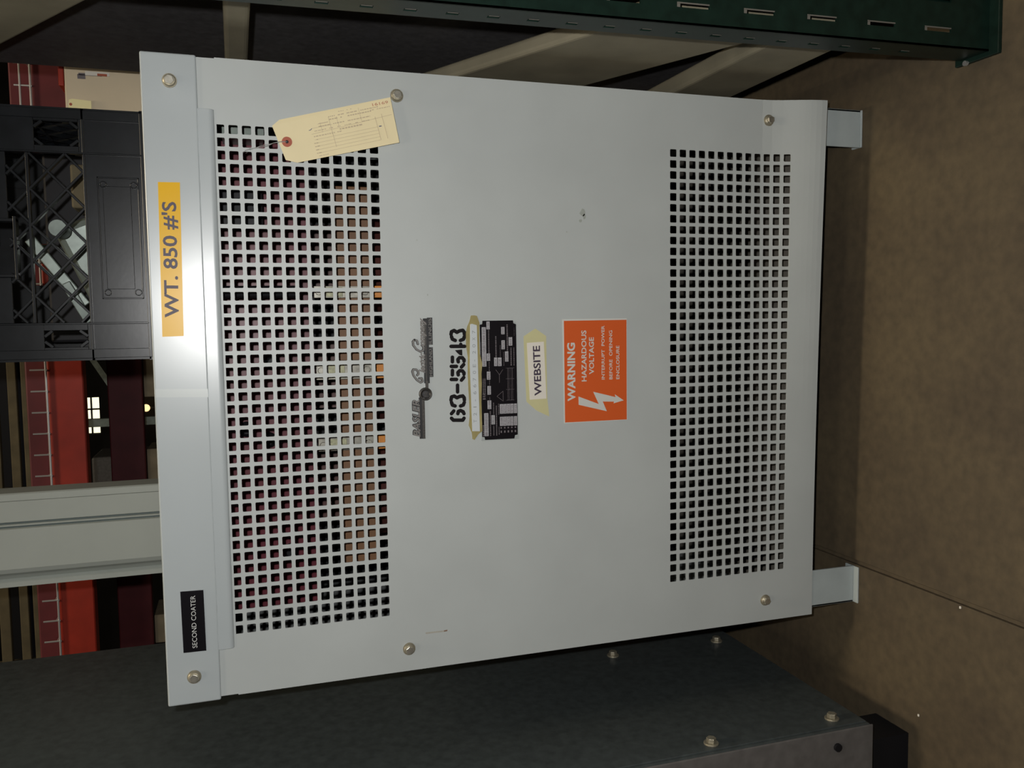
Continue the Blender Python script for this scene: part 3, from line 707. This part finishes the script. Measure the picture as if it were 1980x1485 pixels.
b.rod((.60, 1.394, .4980), (1.6, 1.394, .4980), .0025, 0, 6)
x = -1.85
while x < 1.6: b.rod((x, 1.396, .4800), (x, 1.99, .4800), .0024, 0, 6); x += .0567
b.build('wire_deck', M['deck'], pr)
for x in (-1.95, .30, 1.62):
    B().box(x-.04, x+.04, 1.38, 1.46, F, 2.2).build('upright', M['green'], pr)
    B().box(x-.04, x+.04, 1.98, 2.06, F, 2.2).build('upright', M['green'], pr)
# boards of a crate on the deck
wc = thing('wooden_crate', 'slatted brown wooden crate on the deck of the red pallet rack', 'crate', (-.25, 1.8, .5325))
for z0, z1 in ((.5325, .567), (.585, .600), (.612, .636), (.662, .69)):
    B().box(-1.0, .12, 1.70, 1.72, z0, z1).build('slat', M['wood'], wc, bevel=.002)
for x in (-.95, -.42, .1): B().box(x-.02, x+.02, 1.72, 1.74, .5325, .75).build('crate_post', M['wood'], wc)
B().box(-1.0, .12, 1.745, 2.0, .5325, .70).build('crate_core', M['black'], wc)
# pale cartons under the rack and a slanting steel strut
for x0, x1, lb in ((-.165, .02, 'pale carton behind the milk crate at its lower left'), (-.475, -.345, 'pale carton between the white post and the rack beams'), (-1.03, -.930, 'pale carton seen left of the white post')):
    o = B().box(x0, x1, 2.02, 2.2, F, .2965).build('cardboard_carton', M['wood2'], bevel=.003); recentre(o); tagt(o, lb, 'carton')
st_ = thing('steel_strut', 'grey slanting steel strut seen between the red beams', 'strut', (-.12, 2.4, F))
B().bar((-.02, 2.4, .52), (-.23, 2.4, .40), .02, .02).build('strut_bar', M['galv'], st_)
B().box(-.30, -.27, 2.39, 2.42, F, .60).build('strut_post', M['galv'], st_)
dw = thing('machine_block', 'dark grey machine part seen between the red beams', 'machine', (-.7, 3.1, F))
B().box(-.75, -.50, 3.0, 3.3, F, .62).build('machine_body', M['darkcab'], dw, bevel=.01)
o = B().lathe_y(-.80, .945, [(.035, 8.8), (.04, 8.82), (.035, 8.86)]).build('signal_lamp', M['lampglow']); recentre(o); tagt(o, 'small glowing orange lamp far back beside the crate', 'lamp')
o = B().rod((-.80, 8.84, F), (-.80, 8.84, .91), .02).build('lamp_pole', M['winframe']); recentre(o); tagt(o, 'dark thin pole under the far orange lamp', 'pole')

for k, (x, y, lb) in enumerate(((-.3345, -.212, 'tiny white chip lying in the floor joint'), (-.523, -.140, 'tiny pale chip on the floor at the corner of the dark enclosure'))):
    b = B().box(x-.0018, x+.0018, y-.0013, y+.0013, F, F+.002); o = b.build('debris_chip', M['paper'], bevel=.0005); recentre(o); tagt(o, lb, 'debris')
# ------------------------------------------------------------------ light
def light(name, kind, loc, energy, color, **k):
    l = bpy.data.lights.new(name, kind); l.energy = energy; l.color = color
    for a, v in k.items(): setattr(l, a, v)
    o = bpy.data.objects.new(name, l); col.objects.link(o); o.location = (loc[0], loc[1], loc[2]+H); return o
CAM = Vector((.07418681, -1.13201843, -.01034847))
light('camera_flash', 'POINT', (CAM.x+.042, CAM.y+.002, CAM.z+.045), 33.5, (1., .99, .97), shadow_soft_size=.009)
light('front_fill', 'AREA', (-.6, -2.9, 4.0), 22, (1., .88, .70), shape='DISK', size=.8).rotation_euler = (math.radians(38), 0, 0)  # fill light added to brighten the front panel, not a known fixture
lo = light('high_bay_lamp', 'AREA', (.6, -.14, 4.0), 72, (1., .84, .60), shape='DISK', size=.55)
wd = bpy.data.worlds.new('world'); bpy.context.scene.world = wd; wd.use_nodes = True
wd.node_tree.nodes['Background'].inputs[0].default_value = (1., .86, .66, 1); wd.node_tree.nodes['Background'].inputs[1].default_value = .007

# ------------------------------------------------------------------ camera
R = Matrix(((-.0139, .9972, .0729), (-.3081, .0651, -.9491), (-.9513, -.0356, .3063)))
q = R.to_quaternion().to_matrix()
cd = bpy.data.cameras.new('camera'); cam = bpy.data.objects.new('camera', cd); col.objects.link(cam)
cam.matrix_world = Matrix.Translation(CAM+Vector((0, 0, H))) @ q.to_4x4()
cd.sensor_fit = 'HORIZONTAL'; cd.sensor_width = 36; cd.lens = 1645.66*36/1980; cd.clip_start = .02; cd.clip_end = 60
bpy.context.scene.camera = cam
vs = bpy.context.scene.view_settings
bpy.context.scene.display_settings.display_device = 'sRGB'
vs.view_transform = 'Standard'; vs.look = 'None'; vs.gamma = 1; vs.exposure = 0; vs.use_curve_mapping = False
for o in bpy.data.objects:
    if '_o' in o: del o['_o']
